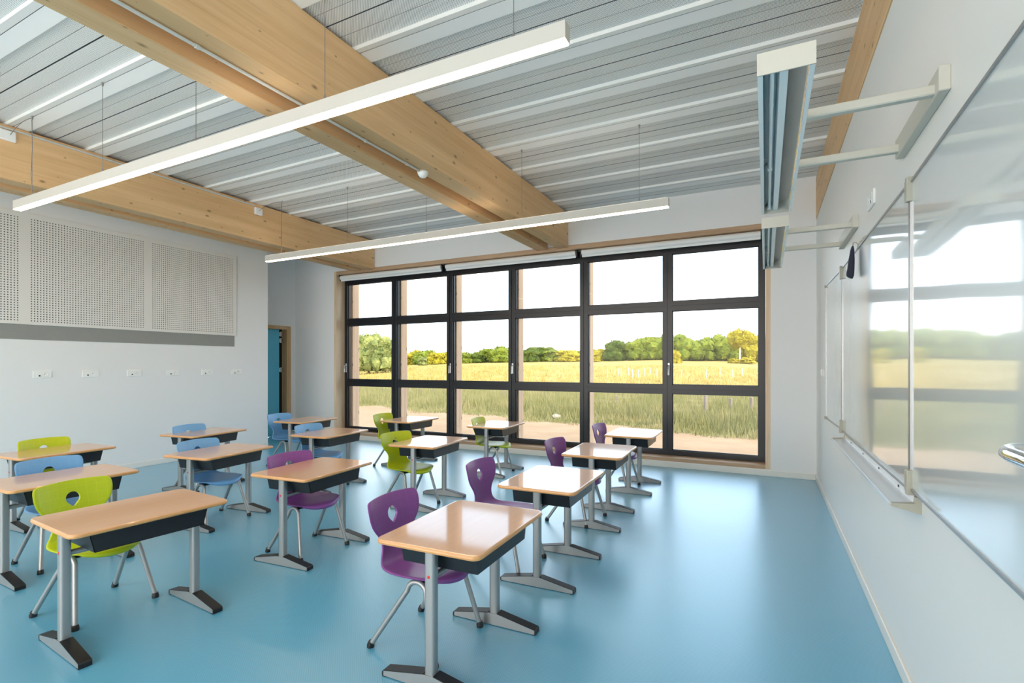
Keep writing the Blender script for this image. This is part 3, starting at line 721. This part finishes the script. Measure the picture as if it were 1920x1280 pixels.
# ------------------------------------------------------------------ chairs
def chair_shell():
    # stations along the profile: x, z, half width, forward bow of the edges, lift of the edges
    st = [(.226, .352, .150, -.075, .026), (.232, .365, .164, -.072, .019), (.222, .382, .176, -.062, .008), (.182, .391, .190, -.034, .004), (.10, .388, .203, -.006, .010), (.02, .380, .206, 0, .014),
          (-.06, .376, .202, 0, .016), (-.13, .378, .190, .002, .014), (-.178, .390, .168, .006, .010), (-.205, .418, .142, .010, .004), (-.215, .455, .124, .013, 0),
          (-.219, .495, .118, .015, 0), (-.224, .530, .134, .018, 0), (-.229, .562, .165, .024, 0), (-.236, .595, .192, .031, 0), (-.244, .632, .205, .036, 0),
          (-.253, .680, .210, .038, 0), (-.262, .714, .207, .037, 0), (-.268, .731, .199, .034, 0), (-.270, .737, .184, .029, 0)]
    NV = 17; P = []
    for x, z, hw, bow, lift in st:
        row = []
        for j in range(NV):
            v = -1+2*j/(NV-1); v = math.copysign(abs(v)**.92, v)
            row.append(Vector((x+bow*v*v, hw*v, z+lift*abs(v)**3)))
        P.append(row)
    for r_, row in enumerate(P):                         # crown the top edge slightly
        if r_ >= 16:
            for p in row: p.z -= .010*(p.y/.2)**2*(r_-15)/4
    nU = len(st); nor = [[None]*NV for _ in range(nU)]
    for i in range(nU):
        for j in range(NV):
            a = P[min(i+1, nU-1)][j]-P[max(i-1, 0)][j]; b_ = P[i][min(j+1, NV-1)]-P[i][max(j-1, 0)]
            nor[i][j] = a.cross(b_).normalized()
    th = .0065
    top = [P[i][j]+nor[i][j]*th for i in range(nU) for j in range(NV)]; bot = [P[i][j]-nor[i][j]*th for i in range(nU) for j in range(NV)]
    n_ = nU*NV; f = []
    for i in range(nU-1):
        for j in range(NV-1):
            a = i*NV+j; f.append((a, a+1, a+NV+1, a+NV)); f.append((n_+a, n_+a+NV, n_+a+NV+1, n_+a+1))
    for i in range(nU-1):
        for j in (0, NV-1):
            a = i*NV+j; f.append((a, a+NV, n_+a+NV, n_+a) if j == 0 else (a, n_+a, n_+a+NV, a+NV))
    for j in range(NV-1):
        for i in (0, nU-1):
            a = i*NV+j; f.append((a, n_+a, n_+a+1, a+1) if i == 0 else (a, a+1, n_+a+1, n_+a))
    g = MB(); g.raw(top+bot, f, 0, True)
    o = g.build('seat_shell', M['purple'])
    sub = o.modifiers.new('s', 'SUBSURF'); sub.levels = 1; sub.render_levels = 1
    k = MB(); r = .038; zc = .630; poly = [(r*math.sin(a), zc+r*math.cos(a)) for a in [math.radians(-136+272*i/28) for i in range(29)]]+[(0.005, zc-.050), (-.005, zc-.050)]
    k.prism(poly, 'x', -.40, -.10); ko = k.build('cutter', M['purple'])
    bo = o.modifiers.new('b', 'BOOLEAN'); bo.operation = 'DIFFERENCE'; bo.object = ko; bo.solver = 'EXACT'
    dg = bpy.context.evaluated_depsgraph_get(); dg.update()
    me = bpy.data.meshes.new_from_object(o.evaluated_get(dg))
    bpy.data.objects.remove(ko); o.modifiers.clear(); o.data = me; me.name = 'seat_shell'
    me.polygons.foreach_set('use_smooth', [True]*len(me.polygons))
    for e in me.edges: pass
    try: me.set_sharp_from_angle(angle=math.radians(50))
    except Exception: pass
    return o
def make_chair(loc, rz, label):
    t = thing('school_chair', label, 'chair', loc, rz, 'moulded school chairs at the desks')
    sh = chair_shell(); sh.parent = t
    sh.material_slots[0].link = 'OBJECT'; sh.material_slots[0].material = M['purple']
    for s_ in (-1, 1):
        # one bent tube per side: rear leg, apex under the seat, front leg
        rf, ff = Vector((-.20, .213*s_, .012)), Vector((.20, .213*s_, .012))
        a0, a1 = Vector((.005, .172*s_, .318)), Vector((.118, .172*s_, .318))
        pts = [rf]; pts += [rf.lerp(a0, .5), a0]
        ctr = Vector((.0615, .166*s_, .318))
        for i in range(1, 10):
            a = PI*(1-i/10); pts.append(Vector((.0615+.0565*math.cos(a), .172*s_-.006*s_*math.sin(a), .318+.047*math.sin(a))))
        pts += [a1, a1.lerp(ff, .5), ff]
        lg = MB().tube(pts, .0135, 12).build('leg_frame', M['silver'], t, world=False)
        for p, dx in ((rf, -.2), (ff, .08)):
            MB().tube([(p.x+dx*.01, p.y, .0), (p.x, p.y, .012), (p.x-dx*.03, p.y, .03)], .018, 12, rs=[.0185, .0195, .016]).build('foot_glide', M['black'], lg, world=False)
    MB().tube([(.0615, -.165, .357), (.0615, .165, .357)], .009, 10).box(.02, .10, -.15, .15, .358, .372).build('seat_support', M['black'], t, world=False)
    return t
chair_specs = [
 (-1.615, 2.20, 0.0, 'purple', 'purple chair nearest the camera at the front desk beside the whiteboard'),
 (-1.69, 3.28, 0.0, 'purple', 'purple chair at the second desk of the row beside the whiteboard'),
 (-1.60, 4.53, -6.0, 'purple', 'purple chair at the third desk of the row beside the whiteboard'),
 (-1.585, 5.93, -5.0, 'purple', 'purple chair against the window in the row beside the whiteboard'),
 (-3.235, 2.835, -4.5, 'purple', 'purple chair pushed under the desk in the middle of the room'),
 (-3.30, 4.20, -11.0, 'lime', 'lime chair in the middle of the room, nearest of the three by the window'),
 (-3.265, 5.93, 5.0, 'lime', 'lime chair by the window, the right one of the two farthest'),
 (-4.82, 5.78, 0.0, 'lime', 'lime chair by the window, the left one of the two farthest'),
 (-3.585, 1.578, 4.8, 'lime', 'lime chair behind the large desk in the left foreground'),
 (-4.69, 1.86, 0.0, 'blue', 'blue chair at the left edge behind the foreground lime chair'),
 (-6.05, 2.345, 3.0, 'lime', 'lime chair farthest to the left by the white wall'),
 (-4.63, 2.967, 2.0, 'blue', 'blue chair left of the middle purple chair, its seat visible under the desk'),
 (-5.945, 3.67, 5.0, 'blue', 'blue chair close to the left wall below the sockets'),
 (-4.72, 4.34, 0.0, 'blue', 'blue chair in front of the window corner, nearer of the two by the door'),
 (-6.17, 5.08, 0.0, 'blue', 'pale blue chair right in front of the teal door'),
]
s0 = chair_specs[0]
chair0 = make_chair((s0[0], s0[1], 0), math.radians(s0[2]), s0[4])
for x, y, a, col, lb in chair_specs[1:]: dup(chair0, (x, y, 0), math.radians(a), lb, None, M[col])

# ------------------------------------------------------------------ landscape
yb_x = [300, 560, 660, 766, 838, 950, 1090, 1240, 1380, 1422, 1560, 1800]
yb_y = [700, 699, 696, 684, 681.5, 678.5, 677, 672.5, 675, 677, 680, 682]
def z_ground(px, dep):
    far = H+(CY-np.interp(px, yb_x, yb_y))*105/F_PX
    return -.2+max(0, (dep-30)/75)*(far+.2)
def px_of(x, y):
    r = x*cs+y*sn; fw = -x*sn+y*cs
    return CX+F_PX*r/max(fw, .1), fw
def land(name, ya, yb_, rows, cols, m, dz=0.0, rng=(-130, 60)):
    v = []; f = []
    for i in range(rows+1):
        u = (i/rows)**1.7
        for j in range(cols+1):
            w_ = j/cols; x = rng[0]+(rng[1]-rng[0])*w_
            a, b_ = ya(x), yb_(x); y = a+(b_-a)*u
            px, dep = px_of(x, y); v.append((x, y, z_ground(px, dep)+dz))
    for i in range(rows):
        for j in range(cols):
            a = i*(cols+1)+j; f.append((a, a+1, a+cols+2, a+cols+1))
    g = MB(); g.raw(v, f, 0, True); return g.build(name, m)
e1 = lambda x: 12.6+.20*abs(x)*(x < 0)+.35*math.sin(x*1.3)+.25*math.sin(x*3.1)
e2 = lambda x: 27.5+.12*abs(x)+.6*math.sin(x*.7)
struct(land('ground', lambda x: 7.72, lambda x: e1(x)+.4, 10, 190, M['dirt'], 0), 'pale dirt track outside the window', 'ground')
struct(land('ground_meadow', lambda x: e1(x), lambda x: e2(x)+.5, 12, 190, M['meadow'], .002), 'green meadow strip beyond the track', 'ground')
struct(land('ground_field', lambda x: e2(x), lambda x: 190.0, 30, 190, M['gold'], .003), 'golden field reaching to the trees', 'ground')
def blades(name, m, n_, yfun, h0, h1, w0, label):
    v = []; f = []; cnt = 0
    while cnt < n_:
        px = random.uniform(600, 1560); y = yfun(); d_ = y/ray(px, CY).y
        x = ray(px, CY).x*d_
        px2, dep = px_of(x, y); z = z_ground(px2, dep)
        if not (e1(x)-.3 < y): continue
        edge = min(1, max(.25, (y-e1(x)+.4)/2.5))
        for k in range(3):
            h = random.uniform(h0, h1)*edge; a = random.uniform(0, PI); dx, dy = math.cos(a)*w0, math.sin(a)*w0
            ox, oy = random.gauss(0, .10), random.gauss(0, .10); lx, ly = random.gauss(0, .22)*h, random.gauss(0, .22)*h
            o = len(v); v += [(x+ox-dx, y+oy-dy, z), (x+ox+dx, y+oy+dy, z), (x+ox+lx, y+oy+ly, z+h)]; f.append((o, o+1, o+2))
        cnt += 1
    g = MB(); g.raw(v, f); o = g.build(name, m)
    return tag(o, label, 'grass', None, 'stuff')
blades('meadow_grass', M['grass'], 27000, lambda: random.uniform(12.3, 30), .16, .50, .011, 'tall green grass between the dirt track and the field')
blades('field_grass', M['grass_gold'], 10000, lambda: 27.5+45*random.random()**1.6, .14, .36, .03, 'golden dry grass over the far field')

def ico(sub):
    bm = bmesh.new(); bmesh.ops.create_icosphere(bm, subdivisions=sub, radius=1)
    v = np.array([k.co[:] for k in bm.verts]); f = [tuple(q.index for q in p.verts) for p in bm.faces]; bm.free(); return v, f
ICO = ico(2)
def tree(px, ytop, ybase, wpx, dep, leaf, label, group, bark='bark', name='tree', trunk=.12, n_leaf=1500, lobes=9):
    base = at_depth(px, ybase, dep); s = dep/F_PX; Ht = (ybase-ytop)*s; R = wpx*s/2
    t = thing(name, label, 'tree', base, 0, group)
    g = MB(); ct = max(.25, Ht*trunk); cen = Vector((0, 0, (Ht+ct)/2)); hh = (Ht-ct)/2
    L = [(cen, Vector((R*.72, R*.72, hh*.8)))]
    for i in range(lobes):
        a = 2*PI*i/lobes+random.uniform(-.3, .3); e = random.uniform(-.75, .9)
        c_ = cen+Vector((math.cos(a)*R*.55*math.sqrt(1-e*e*.7), math.sin(a)*R*.55*math.sqrt(1-e*e*.7), e*hh*.62)); q = random.uniform(.34, .5)
        L.append((c_, Vector((R*q, R*q, min(hh, R)*q*1.05 if hh > R*.6 else hh*q))))
    if trunk < .05:                                      # crowns that reach down to the ground
        for i in range(6):
            a = 2*PI*i/6+.3; L.append((Vector((math.cos(a)*R*.62, math.sin(a)*R*.62, Ht*.22)), Vector((R*.40, R*.40, Ht*.24))))
    for c_, r_ in L:
        w_ = ICO[0].copy(); jig = 1+.14*np.random.randn(len(w_), 1); p = w_*jig*np.array(r_[:])*.92+np.array(c_[:])
        p[:, 2] = np.clip(p[:, 2], ct*.3, Ht)
        g.raw(p.tolist(), ICO[1])
    area = [r_.x*r_.z for _, r_ in L]; tot = sum(area)
    lv = []; lf = []
    sz = max(.10, 1.7*s)
    for (c_, r_), ar in zip(L, area):
        for _ in range(int(n_leaf*ar/tot)):
            d_ = Vector((random.gauss(0, 1), random.gauss(0, 1), random.gauss(0, 1))).normalized()
            p = c_+Vector((d_.x*r_.x, d_.y*r_.y, d_.z*r_.z))*random.uniform(.9, 1.12)
            if p.z < .05 or p.z > Ht*1.02: continue
            nrm = (d_+Vector((random.gauss(0, .45), random.gauss(0, .45), random.gauss(0, .45)))).normalized()
            a = nrm.orthogonal().normalized(); a.rotate(Matrix.Rotation(random.uniform(0, 2*PI), 3, nrm)); b_ = nrm.cross(a); q = sz*random.uniform(.6, 1.5)
            o = len(lv); lv += [p-a*q, p-b_*q*.6, p+a*q, p+b_*q*.6]; lf.append((o, o+1, o+2, o+3))
    g.raw(lv, lf)
    g.build('crown', M[leaf], t, world=False)
    MB().tube([(0, 0, -.4), (R*.02, 0, ct), (0, R*.03, (Ht+ct)/2)], .1, 8, rs=[Ht*.028, Ht*.022, Ht*.01]).build('trunk', M[bark], t, world=False)
    return t
yb = lambda x: float(np.interp(x, yb_x, yb_y))+1.0
bay = ['', 'leftmost', 'second from left', 'third from left', 'fourth from left', 'fifth from left', 'rightmost']
tree(691, 622, 697, 70, 72, 'leaf_pale', 'tall dark-shaded tree seen through the leftmost window bay, left one', 'trees beyond the field', lobes=11, n_leaf=2600, trunk=.03)
tree(722, 627, 696, 54, 70, 'leaf_pale', 'tall silvery green tree seen through the leftmost window bay, right one', 'trees beyond the field', lobes=10, n_leaf=2200, trunk=.03)
hedge = [(776, 656, 26, 'leaf_yel'), (797, 655, 28, 'leaf_mid'), (815, 660, 22, 'leaf_yel'), (833, 659, 26, 'leaf_yel'),
         (868, 656, 24, 'leaf_mid'), (888, 659, 28, 'leaf_dark'), (912, 652, 28, 'leaf_mid'), (940, 647, 30, 'leaf_mid'),
         (990, 654, 28, 'leaf_dark'), (1013, 647, 34, 'leaf_dark'), (1040, 655, 32, 'leaf_mid'), (1064, 656, 30, 'leaf_yel'), (1086, 656, 26, 'leaf_mid'),
         (1118, 652, 26, 'leaf_yel')]
for x, yt, w_, lf in hedge:
    bn = 2 if x < 845 else 3 if x < 960 else 4 if x < 1095 else 5
    tree(x, yt, yb(x)+.8, w_*1.75, 106+random.uniform(-4, 4), lf, f'bushy hedgerow tree seen through the {bay[bn]} window bay', f'hedgerow trees through the {bay[bn]} window bay', trunk=.02, n_leaf=1300)
tree(793, 668, yb(793)+1.5, 18, 96, 'leaf_pale', 'low pale rounded bush in front of the hedgerow, second window bay from left', 'trees beyond the field', name='bush', trunk=.03, n_leaf=700)
tree(1119, 668, yb(1119)+1, 14, 96, 'leaf_yel', 'low yellow bush at the field edge, fifth window bay from left', 'trees beyond the field', name='bush', trunk=.03, n_leaf=600)
tree(1152, 637, yb(1152)+1, 46, 100, 'leaf_dark', 'dark rounded tree left of the taller grove in the fifth window bay', 'trees beyond the field', trunk=.02, n_leaf=1900)
tree(1196, 630, yb(1196)+1, 58, 100, 'leaf_mid', 'broad green tree in the grove, fifth window bay, left one of two', 'trees beyond the field', trunk=.02, n_leaf=2400)
tree(1228, 628, yb(1228)+1, 54, 99, 'leaf_mid', 'broad green tree in the grove, fifth window bay, right one of two', 'trees beyond the field', trunk=.02, n_leaf=2400)
for x, yt, w_, lf, lb in ((1262, 626, 46, 'leaf_mid', 'broad green tree at the left edge of the rightmost window bay'), (1289, 625, 44, 'leaf_mid', 'full green tree second from left in the rightmost window bay'),
                          (1316, 634, 36, 'leaf_mid', 'green tree with a dip above it in the rightmost window bay'), (1336, 629, 38, 'leaf_mid', 'green tree left of the birch in the rightmost window bay'),
                          (1358, 625, 40, 'leaf_mid', 'green tree directly behind the pale birch'), (1412, 620, 44, 'leaf_yel', 'yellow lit tree at the right edge of the window'),
                          (1452, 622, 50, 'leaf_yel', 'yellow lit tree hidden by the right window jamb')):
    if x > 1440: continue
    tree(x, yt, yb(x)+1, w_*1.45, 98+random.uniform(-3, 3), lf, lb, 'trees beyond the field', trunk=.02, n_leaf=2200)
tree(1387, 613, yb(1387)+2, 46, 90, 'leaf_yel', 'golden birch with a pale trunk in the rightmost window bay', 'trees beyond the field', 'bark_pale', trunk=.34, n_leaf=1800)
for x, yt, w_ in ((1376, 672, 22), (1402, 669, 30)):
    tree(x, yt, yb(x)+4.5, w_, 84, 'leaf_yel', 'low yellow bush at the foot of the birch, '+('left one' if x < 1390 else 'right one'), 'trees beyond the field', name='bush', trunk=.03, n_leaf=700)
tree(1267, 655, 684, 22, 80, 'leaf_yel', 'leaning yellow-green bush at the left of the rightmost window bay', 'trees beyond the field', name='bush', trunk=.03, n_leaf=800)
# fence posts
bn_of = lambda x: 1 if x < 740 else 2 if x < 845 else 3 if x < 960 else 4 if x < 1095 else 5 if x < 1250 else 6
for x, yt, ybp in ((719, 727, 737), (768, 728, 739), (789, 729, 740), (814, 729, 740), (945, 737, 749), (1157, 750, 764), (1323, 754, 782), (1369, 757, 776), (1409, 756, 778)):
    r_ = ray(x, ybp); dep = (H+.18)/(-r_.z); p = at_depth(x, ybp, dep); h = (ybp-yt)*dep/F_PX*1.25+.1
    w_ = .045 if x > 1300 else .05
    o = MB().box(-w_, w_, -w_, w_, -.15, h, bev=.012).build('fence_post', M['old_wood'], None, (0, 0, 0)); o.location = p; o.rotation_euler = (random.uniform(-.04, .04), random.uniform(-.05, .05), random.uniform(0, 1))
    lb = {1323: 'weathered fence post in tall grass, left of three in the rightmost window bay', 1369: 'weathered fence post in tall grass, middle of three in the rightmost window bay', 1409: 'weathered fence post in tall grass, right of three in the rightmost window bay',
          768: 'small fence post in the second window bay, nearest its left edge', 789: 'small fence post in the middle of the second window bay', 814: 'small fence post in the second window bay, nearest its right edge'}.get(x, f'lone small fence post seen through the {bay[bn_of(x)]} window bay')
    tag(o, lb, 'fence post', 'fence posts in the grass')
for x, ybp in ((1139, 714), (1159, 715), (1165, 718), (1179, 719), (1186, 712), (1197, 717), (1209, 711), (1219, 719), (1232, 714), (1278, 711), (1325, 712), (1350, 710), (1374, 711), (1392, 716)):
    dep = 46+random.uniform(-3, 3); z_ = z_ground(x, dep); p = at_depth(x, CY, dep); p.z = z_
    bn = bn_of(x)
    o = MB().tube([(0, 0, -.1), (0, 0, .75)], .035, 6).build('stake', M['stake'], None, (0, 0, 0)); o.location = p
    tag(o, f'thin pale stake standing in the golden field, {bay[bn]} window bay', 'stake', f'stakes in the field, {bay[bn]} window bay')
p = at_depth(1043, 784, (H+.2)/(-ray(1043, 784).z)); g = MB(); w_ = ICO[0]*(1+.13*np.random.randn(len(ICO[0]), 1))*np.array([.15, .13, .09]); g.raw(w_.tolist(), ICO[1])
o = g.build('boulder', M['stone'], None, (0, 0, 0)); o.location = p+Vector((0, 0, .04)); tag(o, 'pale boulder at the edge of the grass outside', 'rock')

# ------------------------------------------------------------------ light
w = bpy.data.worlds.new('sky'); S.world = w; w.use_nodes = True; n = NT(w)
for x in list(n.n): n.n.remove(x)
out = n.add('ShaderNodeOutputWorld'); bg = n.add('ShaderNodeBackground')
co = n.add('ShaderNodeTexCoord').outputs['Generated']; sep = n.add('ShaderNodeSeparateXYZ'); n.l.new(co, sep.inputs[0])
grad = n.ramp(sep.outputs[2], [(0, (.93, .95, .97, 1)), (.13, (.60, .77, .93, 1)), (.32, (.47, .66, .87, 1))])
mp = n.add('ShaderNodeMapping'); mp.inputs['Scale'].default_value = (1, 1, 4.5); n.l.new(co, mp.inputs[0])
cl = n.noise(mp.outputs[0], 2.6, 6, .55)
cf = n.add('ShaderNodeMapRange'); n.l.new(cl, cf.inputs[0]); cf.inputs[1].default_value = .44; cf.inputs[2].default_value = .66
sky = n.mix(cf.outputs[0], grad, (1, .985, .96, 1))
# sky behind the building brightened and warmed as added fill for the room
gl = n.add('ShaderNodeVectorMath', operation='DOT_PRODUCT'); n.l.new(co, gl.inputs[0]); gl.inputs[1].default_value = Vector((.35, -.82, .45)).normalized()
gm = n.add('ShaderNodeMapRange', interpolation_type='SMOOTHSTEP'); n.l.new(gl.outputs['Value'], gm.inputs[0])
gm.inputs[1].default_value = .0; gm.inputs[2].default_value = .9; gm.inputs[3].default_value = 1.9; gm.inputs[4].default_value = 2.5
wf = n.add('ShaderNodeMapRange'); n.l.new(gm.outputs[0], wf.inputs[0]); wf.inputs[1].default_value = 1.9; wf.inputs[2].default_value = 2.5
sky = n.mix(wf.outputs[0], sky, (1, .94, .86, 1))
n.l.new(sky, bg.inputs[0]); n.l.new(gm.outputs[0], bg.inputs[1])
n.l.new(bg.outputs[0], out.inputs[0])
sd = bpy.data.lights.new('sun', 'SUN'); sd.energy = 2.3; sd.angle = math.radians(.6); sd.color = (1, .86, .62)
so = bpy.data.objects.new('sun', sd); C.objects.link(so)
so.rotation_euler = Vector((.85, -.16, .42)).to_track_quat('Z', 'Y').to_euler()

# ------------------------------------------------------------------ render look
S.view_settings.view_transform = 'Standard'; S.view_settings.look = 'None'
S.view_settings.gamma = 1; S.view_settings.use_curve_mapping = False
S.view_settings.exposure = 1.06
S.cycles.use_denoising = True
S.cycles.max_bounces = 12; S.cycles.diffuse_bounces = 8; S.cycles.glossy_bounces = 6; S.cycles.transparent_max_bounces = 16
S.cycles.sample_clamp_indirect = 10
S.cycles.caustics_reflective = False; S.cycles.caustics_refractive = False
